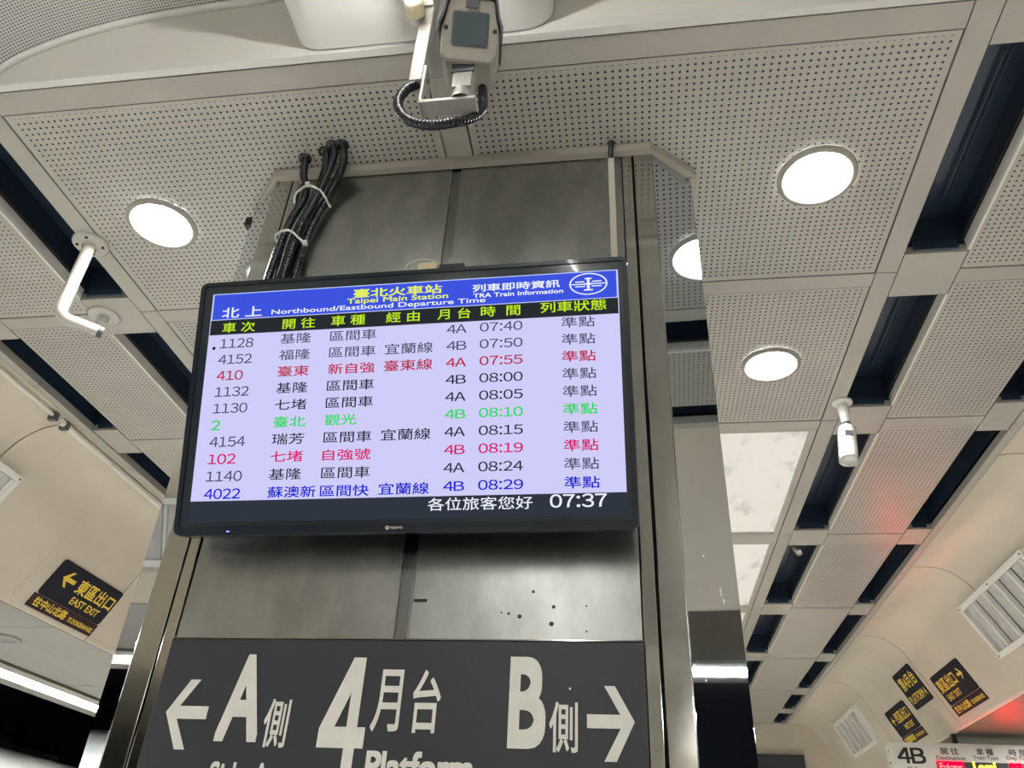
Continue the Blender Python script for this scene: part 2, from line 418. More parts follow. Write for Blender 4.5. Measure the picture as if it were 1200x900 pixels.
# duct with rounded bottom edges
dx0, dx1, dz = -.845, -.138, 3.505
prof = [(dx0-.03, 3.80)]
for k in range(9):
    a = math.pi+math.pi/2*k/8; prof.append((dx0+.085+.085*math.cos(a), dz+.085+.085*math.sin(a)))
for k in range(9):
    a = 3*math.pi/2+math.pi/2*k/8; prof.append((dx1-.085+.085*math.cos(a), dz+.085+.085*math.sin(a)))
prof.append((dx1+.0, 3.80))
dt = thing('ceiling_duct', 'wide white rounded duct running along the vault behind the camera housing', 'duct', (-.49, -1.7, 3.5))
for k in range(3):
    y0 = -4.59+k*1.926+.001; y1 = y0+1.924
    kk = len(prof)
    mb = MB().add([(x, y, z) for y in (y0, y1) for x, z in prof], [(i, i+1, kk+i+1, kk+i) for i in range(kk-1)], 0, True)
    mb.add([(x, y0, z) for x, z in prof], [tuple(reversed(range(kk)))]); mb.add([(x, y1, z) for x, z in prof], [tuple(range(kk))])
    mb.obj('duct_section', M['duct'], dt)

# ------------------------------------------------------------------ curved bulkheads
PR = [(1.768, 3.492), (1.80, 3.4985), (1.86, 3.499), (1.905, 3.495), (1.95, 3.482), (1.99, 3.463), (2.03, 3.435), (2.065, 3.402), (2.095, 3.364), (2.12, 3.322), (2.142, 3.279), (2.362, 2.872), (2.366, 2.858), (2.372, 2.838), (2.385, 2.832)]
wall_right = struct(MB().box(2.46, 2.50, -9, 10.06, 2.86, 3.6).obj('wall_right', M['dark']))
wall_left = struct(MB().box(mir(2.50), mir(2.46), -9, 10.06, 2.86, 3.6).obj('wall_left', M['dark']))
def bulk(side, joints, par):
    f = (lambda x: x) if side > 0 else mir
    pts = [(f(x), z) for x, z in PR]; k = len(pts)
    out = [(f(x+.02), z+.02) for x, z in PR]
    for j in range(len(joints)-1):
        y0, y1 = joints[j]+.0045, joints[j+1]-.0045
        mb = MB(); vs = [(x, y, z) for y in (y0, y1) for x, z in pts]
        fs = [(i, i+1, k+i+1, k+i) if side < 0 else (i, k+i, k+i+1, i+1) for i in range(k-1)]
        mb.add(vs, fs, 0, True)
        for y in (y0, y1):
            vs = [(x, y, z) for x, z in pts]+[(x, y, z) for x, z in out]
            mb.add(vs, [(i, i+1, k+i+1, k+i) for i in range(k-1)])
        mb.obj('wall_panel', M['cream'], par)
    vs = [(x+(.012 if side > 0 else -.012), y, z+.012) for y in (-9, 10.06) for x, z in pts]
    MB().add(vs, [(i, i+1, k+i+1, k+i) for i in range(k-1)]).obj('wall_backing', M['dark'], par)
bulk(1, [-9, -6.78, -5.3, -3.82, -2.34, -.86, .62, 2.1, 3.58, 5.06, 6.56, 8.02, 9.3, 10.05], wall_right)
bulk(-1, [-9, -7.2, -5.8, -4.3, -2.85, -1.4, .09, 1.57, 3.05, 4.47, 5.95, 7.43, 8.9, 10.05], wall_left)
# thin surface seams between the open joints
for side, ys in ((1, (5.47, 6.93, 4.0)), (-1, (3.75,))):
    f = (lambda x: x) if side > 0 else mir
    for y in ys:
        vs = []
        for x, z in PR[1:12]: vs += [(f(x-.0012), y-.002, z-.0012), (f(x-.0012), y+.002, z-.0012)]
        MB().add(vs, [(2*i, 2*i+1, 2*i+3, 2*i+2) for i in range(10)], 0, True).obj('seam_strip', M['cream_edge'], wall_right if side > 0 else wall_left)
# soffits, edge channels and platform edge lights
ORD = [q+' counted from the rear end' for q in ('first', 'second', 'third', 'fourth', 'fifth', 'sixth', 'seventh', 'eighth', 'ninth', 'tenth')]
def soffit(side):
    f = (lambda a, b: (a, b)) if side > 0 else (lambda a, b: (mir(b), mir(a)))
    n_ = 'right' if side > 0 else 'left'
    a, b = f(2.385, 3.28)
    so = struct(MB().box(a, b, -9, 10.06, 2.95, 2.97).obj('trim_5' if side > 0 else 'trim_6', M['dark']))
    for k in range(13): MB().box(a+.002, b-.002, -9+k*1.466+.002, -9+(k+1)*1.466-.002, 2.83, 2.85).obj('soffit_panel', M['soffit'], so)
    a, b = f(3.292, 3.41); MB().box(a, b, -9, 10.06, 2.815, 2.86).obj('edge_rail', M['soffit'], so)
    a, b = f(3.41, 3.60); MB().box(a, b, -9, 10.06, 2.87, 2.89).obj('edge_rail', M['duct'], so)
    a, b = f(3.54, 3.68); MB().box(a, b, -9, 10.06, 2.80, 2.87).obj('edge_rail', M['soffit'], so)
    for k in range(-6, 4):
        y0 = 5.30+k*1.25; t = .0 if k % 2 else .0
        a, b = f(3.445, 3.505)
        o = MB().box(a, b, y0, y0+1.17, 2.822, 2.86).obj('edge_light', M['tube_edge'])
        if side > 0: lb = 'lit fluorescent strip above the right platform edge, ' + ORD[k+6]
        elif k == 0: lb = 'long white lit fluorescent strip above the dark track, at bottom left'
        elif k == -1: lb = 'end of the lit fluorescent strip cut by the left picture edge'
        else: lb = 'lit fluorescent strip above the left platform edge, ' + ORD[k+6]
        tag(o, lb, 'light', 'platform edge strip lights')
soffit(1); soffit(-1)
# outer fascia closing the space above the edge channels
struct(MB().box(3.62, 3.66, -9, 10.06, 2.87, 4.6).obj('trim_7', M['tunnel']))
struct(MB().box(mir(3.66), mir(3.62), -9, 10.06, 2.87, 4.6).obj('trim_8', M['tunnel']))

# white trunking along the left ceiling edge
t = thing('cable_trunking', 'thin white cable trunking along the top of the left cream wall', 'trunking', (-2.71, 3.0, 3.47))
for y0, y1, r in ((.5, 2.96, .010), (2.985, 3.42, .017), (3.425, 4.6, .017), (4.605, 7.0, .017)):
    MB().tube([(-2.715, y0, 3.478), (-2.715, y1, 3.478)], r, 10).obj('trunking_length', M['white'], t)
for y in (2.93, 3.02): MB().box(-2.735, -2.695, y-.012, y+.012, 3.452, 3.492).obj('clip', M['camdark'], t)

# ------------------------------------------------------------------ pillar
PY = 1.60
pil = thing('pillar', 'large stainless steel clad pillar with chamfered corners carrying the display', 'pillar', (-.4675, 2.1, 0))
core = [(-1.03, 1.625), (.10, 1.625), (.215, 1.73), (.215, 2.45), (.10, 2.56), (-1.03, 2.56), (-1.15, 2.45), (-1.15, 1.73)]
X, Y, Z = (1, 0, 0), (0, 1, 0), (0, 0, 1)
MB().poly((0, 0, 0), X, Y, Z, core, 0.0, 3.5).obj('pillar_core', M['dark'], pil)
def pbox(name, x0, x1, m, z0=0.003, z1=3.497, y=PY, d=.014, bv=.0015):
    o = MB().box(x0, x1, y, y+d, z0, z1).obj(name, M[m], pil)
    if bv: bevel(o, bv, 2)
    return o
pbox('steel_panel', -.9645, -.486, 'steel'); pbox('steel_panel', -.452, .0265, 'steel')
pbox('seam_channel', -.484, -.454, 'dsteel', y=PY+.004)
pbox('seam_bead', -.4865, -.4825, 'mirror', y=PY-.002); pbox('seam_bead', -.4555, -.4515, 'mirror', y=PY-.002)
pbox('edge_strip', -.9915, -.967, 'semi', y=PY-.004); pbox('edge_strip', .029, .0565, 'semi', y=PY-.004)
# corner cladding: strip on the front then chamfer
def clad(name, pts, m):
    k = len(pts); d = .010; vs = []
    P = [Vector((a, b, 0)) for a, b in pts]
    nrm = []
    for i in range(k):
        t = (P[min(i+1, k-1)]-P[max(i-1, 0)]).normalized(); nrm.append(Vector((-t.y, t.x, 0)))
    o = [p+n*d for p, n in zip(P, nrm)]
    ring = P+list(reversed(o))
    bevel(MB().poly((0, 0, 0), X, Y, Z, [(p.x, p.y) for p in ring], .003, 3.497).obj(name, M[m], pil), .0016, 2)
clad('corner_strip', [(.0625, PY-.004), (.1155, PY-.004)], 'semi')
clad('corner_strip', [(-1.0495, PY-.004), (-.9955, PY-.004)], 'semi')
clad('chamfer_cladding', [(.1165, PY-.003), (.236, 1.711)], 'mirror')
clad('chamfer_cladding', [(-1.171, 1.711), (-1.0505, PY-.003)], 'mirror')
clad('side_cladding', [(.236, 1.713), (.236, 2.46)], 'mirror'); clad('side_cladding', [(-1.171, 2.46), (-1.171, 1.713)], 'mirror')
clad('chamfer_cladding', [(.236, 2.462), (.1165, 2.575)], 'mirror'); clad('chamfer_cladding', [(-1.0505, 2.575), (-1.171, 2.462)], 'mirror')
clad('rear_cladding', [(.115, 2.576), (-1.049, 2.576)], 'semi')
# ceiling collar
co = [(-1.05, 1.575), (.112, 1.575), (.248, 1.69), (.248, 2.48), (.12, 2.60), (-1.05, 2.60), (-1.19, 2.48), (-1.19, 1.735)]
for i in range(8):
    if i == 7: a, b = Vector(co[7]), Vector(co[0])
    else: a, b = Vector(co[i]), Vector(co[i+1])
    t = (b-a).normalized(); n = Vector((-t.y, t.x))
    q = [a, b, b+n*.022-t*.006, a+n*.022+t*.006]
    MB().poly((0, 0, 0), X, Y, Z, [(p.x, p.y) for p in q], 3.468, 3.4965).obj('ceiling_collar', M['collar'], pil)
MB().box(-1.205, -1.18, 1.728, 1.752, 3.425, 3.462).obj('collar_plug', M['black'], pil)
cn = Vector((.114, -.1195, 0)).normalized(); cu_ = Vector((.1195, .114, 0)).normalized()
for (a, z, w_, h_) in ((.105, 2.165, .004, .018), (.112, 2.150, .003, .010), (.060, 2.24, .006, .004), (.035, 1.98, .004, .004)):
    MB().obox(Vector((.1165, PY-.003, z))+cu_*a, cu_, Z, cn, 0, w_, 0, h_, .0001, .0007).obj('paint_chip', M['white'], pil)
# drilled holes and marks on the right-hand front panel
for (x, z, r) in ((-.195, 2.15, .0035), (-.152, 2.118, .004), (-.222, 2.098, .0045), (-.156, 2.083, .005), (-.245, 2.104, .003), (-.085, 2.12, .002), (-.085, 2.068, .002), (-.26, 2.106, .002)):
    MB().lathe((x, PY-.0003, z), (0, -1, 0), [(r, 0), (.0001, .0004)], 12).obj('drilled_hole', M['ink'], pil)
MB().obox((-.448, PY-.0005, 2.128), X, Z, (0, -1, 0), 0, .028, 0, .006, 0, .001).obj('adhesive_mark', M['dark'], pil)

# trunking on the pillar, right of the panel
t = thing('pillar_trunking', 'narrow white trunking strip running up the pillar front to the ceiling', 'trunking', (.003, 1.59, 3.1))
bevel(MB().box(-.012, .006, 1.582, 1.5985, 2.70, 3.455).obj('trunking_cover', M['white'], t), .002)
MB().tube([(-.003, 1.585, 3.45), (-.003, 1.572, 3.475), (.0, 1.562, 3.498)], .008, 10).obj('cable_boot', M['conduit'], t)

# ------------------------------------------------------------------ departure display
tcx, tzb, tw_, th_, tilt, tyb, tyaw = -.4761, 2.2412, 1.0069, .5959, .3099, 1.5, -.0107
TO = Vector((tcx, tyb, tzb)); TU = Vector((math.cos(tyaw), math.sin(tyaw), 0)); TV = Vector((0, -math.sin(tilt), math.cos(tilt)))
TN = TU.cross(TV); TV = TN.cross(TU).normalized(); TN.normalize()
tv = thing('departure_display', 'large black framed departure screen showing the northbound train timetable on the pillar', 'display', TO)
rr = lambda a, b, c, d, r: rrect(b-a, d-c, r, 6, a, c)
hw = tw_/2
o = MB().poly(TO, TU, TV, TN, rr(-hw, hw, 0, th_, .018), -.055, -.002).obj('housing', M['bezel'], tv); bevel(o, .004)
# frame bars, slightly proud, around the recessed picture
fr = (-.4705, .4795, .0315, .5635)
o = MB()
outer = rr(-hw+.001, hw-.001, .001, th_-.001, .017)
def ringmesh(outer, inner, n0, n1, mb):
    k = len(outer); O = TO
    P = lambda p, n: O+TU*p[0]+TV*p[1]+TN*n
    vs = [P(p, n1) for p in outer]+[P(p, n1) for p in inner]+[P(p, n0) for p in outer]+[P(p, n0) for p in inner]
    fs = []
    for i in range(k):
        j = (i+1) % k
        fs += [(i, j, k+j, k+i), (k+i, k+j, 3*k+j, 3*k+i), (i, 2*k+i, 2*k+j, j)]
    mb.add(vs, fs)
inner = rr(-hw+.012, hw-.012, .020, th_-.010, .006)
ringmesh(outer, inner, -.003, .004, o); o.obj('bezel', M['bezel'], tv)
o = MB(); ringmesh(rr(-hw+.0125, hw-.0125, .0205, th_-.0105, .006), rr(fr[0]-.002, fr[1]+.002, fr[2]-.002, fr[3]+.003, .001), -.003, .0005, o)
o.obj('inner_bezel', M['bezel_in'], tv)
scr = MB().obox(TO, TU, TV, TN, fr[0]-.002, fr[1]+.002, fr[2]-.002, fr[3]+.003, -.004, -.0015).obj('screen', M['s_bg'], tv)
def flat(name, u0, u1, v0, v1, m, n=-.001, par=scr):
    return MB().obox(TO, TU, TV, TN, u0, u1, v0, v1, n-.0004, n).obj(name, M[m], par)
flat('header_band', fr[0], fr[1], .5015, .5655, 's_blue', -.0010)
flat('header_line', fr[0], fr[1], .5645, .567, 's_line', -.0008)
flat('header_line', fr[0]-.001, fr[0]+.002, .5015, .567, 's_line', -.0007); flat('header_line', fr[1]-.002, fr[1]+.001, .5015, .567, 's_line', -.0007)
flat('header_line', fr[0], fr[1], .500, .5018, 's_line', -.0007)
flat('column_band', fr[0], fr[1], .4635, .500, 's_dark', -.0010)
flat('ticker_band', fr[0]-.002, fr[1]+.002, fr[2]-.002, .0755, 's_bar', -.0010)
def T(name, s, m, u0, v0, u1, v1, bold=0.0):
    return text(name, s, M[m], scr, TO, TU, TV, TN, u0, v0, u1, v1, -.0004, bold)
T('header_text', '北 上', 's_white', -.4450, .5045, -.3450, .5305, .012)
T('header_text', 'Northbound/Eastbound Departure Time', 's_white', -.3213, .5035, .1857, .5190, .012)
T('header_text', '臺北火車站', 's_yel2', -.1243, .5355, .0855, .5575, .022)
T('header_text', 'Taipei Main Station', 's_yel2', -.1385, .5185, .1000, .5350, .018)
T('header_text', '列車即時資訊', 's_white', .156, .5325, .3535, .5510, .018)
T('header_text', 'TRA Train Information', 's_white', .158, .5185, .3602, .5290, .02)
for s, a, b, v in (('車 次', -.4394, -.3589, .4682), ('開 往', -.2911, -.212, .4695), ('車 種', -.1736, -.0924, .4705), ('經 由', -.0433, .0352, .4712),
                   ('月 台', .0765, .1523, .4718), ('時  間', .1757, .2643, .4725), ('列車狀態', .3095, .4535, .4740)):
    T('column_text', s, 's_yel', a, v-.0005, b, v+.0245, .008)
rowsT = [('1128', '基隆', '區間車', '', '4A', '07:40', 's_grey'), ('4152', '福隆', '區間車', '宜蘭線', '4B', '07:50', 's_grey'),
         ('410', '臺東', '新自強', '臺東線', '4A', '07:55', 's_red'), ('1132', '基隆', '區間車', '', '4B', '08:00', 's_ink'),
         ('1130', '七堵', '區間車', '', '4A', '08:05', 's_ink'), ('2', '臺北', '觀光', '', '4B', '08:10', 's_grn'),
         ('4154', '瑞芳', '區間車', '宜蘭線', '4A', '08:15', 's_ink'), ('102', '七堵', '自強號', '', '4B', '08:19', 's_mag'),
         ('1140', '基隆', '區間車', '', '4A', '08:24', 's_ink'), ('4022', '蘇澳新', '區間快', '宜蘭線', '4B', '08:29', 's_navy')]
for i, (no, dst, kind, via, pf, tm, c) in enumerate(rowsT):
    f = i/9; v = .4290+( .0790-.4290)*f; vr = .4365+(.0855-.4365)*f; vm = .4335+(.0800-.4335)*f
    cn = 's_grey' if c == 's_ink' else c
    nb = {4: .0825, 3: .064, 1: .019}[len(no)]
    bd = .006 if c in ('s_grey', 's_ink') else .010
    T('table_text', '#'+no, cn, -.4415, v+.0005, -.4415+nb+(.0025 if f > .5 else 0), v+.0235, bd)
    T('table_text', dst, c, -.2935, vm-.0005, -.2935+.0375*len(dst)+(-.002 if len(dst) == 3 else 0), vm+.0245, bd)
    T('table_text', kind, c, -.1735, vm-.0005, -.1735+.0365*len(kind), vm+.0245, bd)
    if via: T('table_text', via, c, -.0430, vm+.0005, .0680, vm+.0260, bd)
    T('table_text', '#'+pf, c, .0987, vr+.0003, .1440, vr+.0205, bd)
    T('table_text', '#'+tm, c, .1738, vr+.0008, .2691, vr+.0218, bd)
    T('table_text', '準點', 's_grey' if c == 's_ink' else c, .3548, vr-.0003, .4278, vr+.0247, bd)
T('ticker_text', '各位旅客您好', 's_white', .0665, .0450, .2884, .0718, .004)
T('ticker_text', '#07:37', 's_white', .3244, .0465, .4409, .0740, .008)
MB().lathe(TO+TU*-.4561+TV*.4310-TN*.0008, TN, [(.0042, 0), (.0001, .0002)], 16).obj('dead_spot', M['s_dark'], scr)
# railway emblem: ring, rail lines and a central rail section
def ell(cu, cv, ru, rv, wd, n0=.0, a0=0, a1=360, seg=48):
    mb = MB(); vs = []; 
    for k in range(seg+1):
        a = math.radians(a0+(a1-a0)*k/seg)
        for s in (1, 0):
            vs.append(TO+TU*(cu+(ru-wd*(1-s))*math.cos(a))+TV*(cv+(rv-wd*.72*(1-s))*math.sin(a))+TN*n0)
    mb.add(vs, [(2*k, 2*k+2, 2*k+3, 2*k+1) for k in range(seg)]); return mb
em = ell(.4160, .5362, .0420, .0258, .0034, -.0004)
for u0, u1, v0, v1 in ((.4130, .4190, .524, .551), (.4085, .4235, .5475, .5505), (.4060, .4260, .5205, .5235), (.3870, .4075, .5405, .5430), (.4245, .4450, .5405, .5430),
                       (.3780, .4060, .5350, .5372), (.4260, .4540, .5350, .5372), (.3870, .4090, .5295, .5318), (.4230, .4450, .5295, .5318), (.4060, .4260, .5345, .5378)):
    em.obox(TO, TU, TV, TN, u0, u1, v0, v1, -.0006, -.0004)
em.obj('railway_emblem', M['s_white'], scr)
text('brand_text', 'neovo', M['letter'], tv, TO, TU, TV, TN, -.0120, .0085, .0150, .0135, .0045)
MB().lathe(TO+TU*-.0185+TV*.0110+TN*.0042, TN, [(.0042, 0), (.0028, .0006), (.0018, 0)], 16).obj('brand_mark', M['letter'], tv)
MB().obox(TO, TU, TV, TN, -.378, -.372, .0075, .0095, .004, .0048).obj('power_light', M['led_blue'], tv)
MB().obox(TO, TU, TV, TN, -.365, -.352, .0080, .0090, .004, .0046).obj('button', M['bezel_in'], tv)
# wall mount behind the screen
MB().obox(TO, TU, TV, TN, -.20, .20, .12, .46, -.075, -.055).obj('mount_plate', M['black'], tv)
MB().box(tcx-.12, tcx+.12, 1.49, 1.597, 2.36, 2.62).obj('mount_arm', M['black'], tv)
MB().box(-.472, -.405, 1.555, 1.597, 3.005, 3.042).obj('mount_block', M['black'], tv)
t = thing('signal_box', 'small cream box with looped wire peeking over the screen top edge', 'box', (-.5, 1.57, 3.04))
bevel(MB().box(-.532, -.475, 1.545, 1.597, 3.0, 3.046).obj('box_body', M['holder'], t), .006)
lp = [(-.52+.045*math.cos(a)-.0, 1.55, 3.03+.028*math.sin(a)) for a in [math.pi*k/14 for k in range(15)]]
MB().tube(lp, .0025, 6).obj('wire_loop', M['tie'], t)

# ------------------------------------------------------------------ platform sign on the pillar
SO = Vector((0, 1.575, 0)); SU, SV, SN = Vector(X), Vector(Z), Vector((0, -1, 0))
sg = thing('platform_sign', 'charcoal platform 4 direction sign with white arrows on the lower pillar', 'sign', (-.465, 1.575, 1.50))
bd_ = MB().box(-.958, .0275, 1.5765, 1.5975, 1.50, 2.0415).obj('sign_board', M['sign'], sg); bevel(bd_, .002)
MB().box(-.958, .0275, 1.5745, 1.5975, 2.042, 2.0445).obj('edge_trim', M['semi'], sg)
def S(s, u0, v0, u1, v1, bold=0.0, nm='lettering'):
    return text(nm, s, M['letter'], sg, SO, SU, SV, SN, u0, v0, u1, v1, .0005, bold)
def sarrow(pts):
    MB().poly(SO, SU, SV, SN, pts, -.0012, .0008).obj('arrow', M['letter'], sg)
aL = [(-.889, 1.958), (-.926, 1.895), (-.889, 1.827), (-.868, 1.827), (-.900, 1.883), (-.838, 1.883), (-.838, 1.907), (-.900, 1.907), (-.868, 1.958)]
aR = [(-.051, 1.958), (-.022, 1.907), (-.084, 1.907), (-.084, 1.883), (-.022, 1.883), (-.053, 1.827), (-.031, 1.827), (.004, 1.895), (-.031, 1.958)]
sarrow(aL); sarrow(aR)
S('A', -.812, 1.8435, -.724, 2.0095, .028); S('側', -.7155, 1.835, -.6655, 1.9235, .012)
S('#4', -.601, 1.780, -.5085, 2.0055, .030)
S('月', -.500, 1.868, -.444, 1.983, .012); S('台', -.4215, 1.867, -.366, 1.983, .012)
S('B', -.2325, 1.8445, -.1615, 2.0105, .03); S('側', -.1545, 1.840, -.1010, 1.928, .012)
S('Side A', -.805, 1.757, -.685, 1.808, .02); S('Platform', -.499, 1.782, -.294, 1.835, .03); S('Side B', -.225, 1.757, -.105, 1.808, .02)
for x, z in ((-.146, 1.94),): MB().lathe((x+.03, 1.5745, z+.012), (0, -1, 0), [(.0022, 0), (.0001, .0006)], 10).obj('rivet', M['letter'], sg)

# ------------------------------------------------------------------ corrugated conduits and ties
def catmull(P, n):
    P = [Vector(p) for p in P]; P = [P[0]*2-P[1]]+P+[P[-1]*2-P[-2]]; out = []
    for i in range(1, len(P)-2):
        for k in range(n):
            t_ = k/n; a, b, c, d = P[i-1:i+3]
            out.append(.5*((2*b)+(c-a)*t_+(2*a-5*b+4*c-d)*t_**2+(3*b-a-3*c+d)*t_**3))
    out.append(P[-2]); return out
def conduit(parent, name, P, r=.0122, n=44):
    pts = catmull(P, n)
    return MB().tube(pts, r, 12, rfun=lambda i: r*(1.0 if i % 3 < 2 else .84)).obj(name, M['conduit'], parent)
cd = [('rightmost of the black corrugated conduits curving from ceiling down behind the screen', [(-.806, 1.495, 3.515), (-.812, 1.54, 3.46), (-.850, 1.572, 3.36), (-.885, 1.578, 3.22), (-.897, 1.58, 3.05), (-.897, 1.58, 2.85)]),
      ('front middle black conduit of the bundle, bending left under both white ties', [(-.836, 1.495, 3.515), (-.840, 1.525, 3.47), (-.870, 1.548, 3.36), (-.905, 1.556, 3.22), (-.918, 1.558, 3.05), (-.918, 1.56, 2.85)]),
      ('rear middle black conduit of the bundle entering the ceiling beside the collar', [(-.866, 1.515, 3.515), (-.870, 1.548, 3.46), (-.893, 1.572, 3.36), (-.927, 1.580, 3.22), (-.940, 1.582, 3.05), (-.940, 1.582, 2.85)]),
      ('leftmost black conduit dropping straight from the ceiling left of the bundle', [(-.938, 1.535, 3.515), (-.937, 1.55, 3.44), (-.920, 1.562, 3.36), (-.944, 1.558, 3.24), (-.962, 1.560, 3.05), (-.963, 1.562, 2.85)])]
for lb, P in cd:
    o = conduit(None, 'cable_conduit', P); tag(o, lb, 'conduit', 'conduits down the pillar')
    o2 = MB().lathe((P[0][0], P[0][1], 3.497), (0, 0, -1), [(.020, 0), (.020, .006), (.012, .008)], 24).obj('entry_grommet', M['conduit']); o2.parent = o
t = thing('cable_tie', 'white nylon tie wrapped around the conduits just under the ceiling', 'cable tie', (-.91, 1.55, 3.36), 'white ties on the conduits')
MB().tube(catmull([(-.946, 1.560, 3.325), (-.938, 1.540, 3.345), (-.90, 1.530, 3.366), (-.862, 1.545, 3.350), (-.840, 1.580, 3.320)], 6), .0035, 6).obj('tie_band', M['tie'], t)
MB().box(-.906, -.894, 1.520, 1.532, 3.360, 3.372).obj('tie_head', M['tie'], t)
t = thing('cable_tie', 'white nylon tie around the conduits nearer the screen, with a loose tail', 'cable tie', (-.93, 1.55, 3.19), 'white ties on the conduits')
MB().tube(catmull([(-.972, 1.575, 3.172), (-.965, 1.542, 3.180), (-.925, 1.534, 3.187), (-.890, 1.545, 3.160), (-.868, 1.535, 3.135)], 6), .0035, 6).obj('tie_band', M['tie'], t)
MB().box(-.872, -.860, 1.529, 1.540, 3.127, 3.139).obj('tie_head', M['tie'], t)

# ------------------------------------------------------------------ downlights
def downlight(x, y, z, label, lit=True, r=.118):
    t = thing('downlight', label, 'ceiling light', (x, y, z), 'round recessed downlights')
    MB().lathe((x, y, z), (0, 0, -1), [(r, -.002), (r, .004), (r*.96, .010), (r*.86, .010), (r*.83, .006), (r*.80, .001), (r*.78, .0005)], 48).obj('trim_ring', M['camgrey'], t)
    MB().disc((x, y, z-.001), (0, 0, -1), r*.79, 48).obj('lens', M['lamp'] if lit else M['camdark'], t)
    MB().lathe((x, y, z+.02), (0, 0, 1), [(r*.8, 0), (r*.8, .09), (.001, .09)], 32).obj('lamp_can', M['duct'], t)
    return t
downlight(-1.536, 1.766, ZC-.003, 'glowing round downlight in the perforated panel left of the pillar')
downlight(.616, 1.755, ZC-.003, 'larger looking glowing downlight in the perforated panel at upper right')
downlight(.612, 2.757, ZC-.003, 'lower of the two glowing round downlights right of the pillar')
downlight(-1.530, 2.757, ZC-.003, 'glowing round downlight hidden behind the screen and pillar')
# unlit one in the left soffit
downlight(-3.79, 4.42, 2.829, 'unlit round downlight in the low soffit at lower left', False, .10)

# ------------------------------------------------------------------ hanger pole at left
t = thing('hanging_pole', 'white bent steel pole hanging from a round flange, left of the lit downlight', 'pole', (-1.846, 1.836, 3.5))
px_, py_ = -1.846, 1.836
MB().lathe((px_, py_, 3.4965), (0, 0, -1), [(.062, 0), (.062, .005), (.056, .008), (.026, .009), (.024, .02)], 36).disc((px_, py_, 3.4875), (0, 0, -1), .058, 36).obj('flange', M['chrome'], t)
for a in (0.3, 1.87, 3.44, 5.0): MB().lathe((px_+.044*math.cos(a), py_+.044*math.sin(a), 3.488), (0, 0, -1), [(.006, 0), (.005, .004), (.0001, .0045)], 10).obj('screw', M['dark'], t)
ux_, uy_ = .707, .707; pts = [(px_, py_, 3.49), (px_, py_, 3.28), (px_, py_, 3.205)]
for k in range(1, 7):
    a = math.pi/2*k/6; pts.append((px_+ux_*.035*(1-math.cos(a)), py_+uy_*.035*(1-math.cos(a)), 3.205-.035*math.sin(a)))
pts += [(px_+ux_*.06, py_+uy_*.06, 3.17), (px_+ux_*.125, py_+uy_*.125, 3.17)]
MB().tube(pts, .0205, 18).obj('pole_tube', M['chrome'], t)
e = Vector(pts[-1]); MB().tube([e, e+Vector((.012, .012, 0))], .0215, 18).obj('end_cap', M['camdark'], t)
c = Vector((px_+.062, py_+.062, 3.15)); MB().obox(c, (ux_, uy_, 0), (-uy_, ux_, 0), (0, 0, 1), -.02, .02, -.004, .004, 0, .004).obj('drain_slot', M['ink'], t)
t = thing('ceiling_flange', 'round steel ceiling flange behind the tip of the bent white pole', 'flange', (-2.035, 2.232, 3.4965))
MB().lathe((-2.035, 2.232, 3.4965), (0, 0, -1), [(.062, 0), (.062, .005), (.056, .008), (.0001, .009)], 36).obj('flange_plate', M['chrome'], t)
MB().lathe((-2.035, 2.232, 3.487), (0, 0, -1), [(.022, 0), (.022, .03), (.0001, .03)], 20).obj('stub', M['chrome'], t)

# ------------------------------------------------------------------ bullet cameras
def bullet(loc, label, sc_=1.0, aim=(-.14, -.08, -1), mats=('white2', 'white2')):
    x, y, z = loc; t = thing('bullet_camera', label, 'security camera', loc)
    MB().lathe((x, y, z), (0, 0, -1), [(.036*sc_, 0), (.036*sc_, .007*sc_), (.031*sc_, .010*sc_), (.022*sc_, .014*sc_), (.020*sc_, .03*sc_), (.017*sc_, .075*sc_), (.015*sc_, .088*sc_)], 28).obj('mount_base', M[mats[0]], t)
    for a in (.6, 2.7, 4.8): MB().lathe((x+.028*sc_*math.cos(a), y+.028*sc_*math.sin(a), z-.0085*sc_), (0, 0, -1), [(.004*sc_, 0), (.0001, .004*sc_)], 8).obj('screw', M['camdark'], t)
    j = Vector((x, y, z-.09*sc_)); A = Vector(aim).normalized()
    MB().lathe(j+Vector((0, 0, .012*sc_)), (0, 0, -1), [(.0001, 0), (.011*sc_, .003*sc_), (.014*sc_, .012*sc_), (.011*sc_, .022*sc_), (.0001, .026*sc_)], 16).obj('ball_joint', M['camdark'], t)
    MB().lathe(j+A*.006*sc_, A, [(.0001, 0), (.012*sc_, 0), (.018*sc_, .008*sc_), (.027*sc_, .014*sc_), (.030*sc_, .02*sc_), (.031*sc_, .12*sc_), (.0305*sc_, .145*sc_), (.027*sc_, .152*sc_), (.026*sc_, .146*sc_), (.0001, .146*sc_)], 28).obj('camera_body', M[mats[1]], t)
    side = A.cross(Vector((0, 1, 0))).normalized(); fr_ = side.cross(A)
    if fr_.y > 0: fr_ = -fr_; 
    # sun shield on the far side: half sleeve
    vs = []; 
    for h in (.03, .165):
        for k in range(13):
            a = math.radians(-20-140*k/12); vs.append(j+A*h*sc_+(side*math.cos(a)-fr_*math.sin(a)*-1)*.034*sc_)
    MB().add(vs, [(k, k+1, 14+k, 13+k) for k in range(12)], 0, True).obj('sun_shield', M[mats[1]], t)
    q = j+A*.052*sc_+fr_*.0312*sc_
    MB().obox(q, side, A, fr_, -.014*sc_, .014*sc_, 0, .022*sc_, -.004, .0006).obj('rating_label', M['camdark'], t)
    MB().obox(q, side, A, fr_, -.010*sc_, .012*sc_, .034*sc_, .037*sc_, -.003, .0005).obj('small_print', M['ventin'], t)
    return t
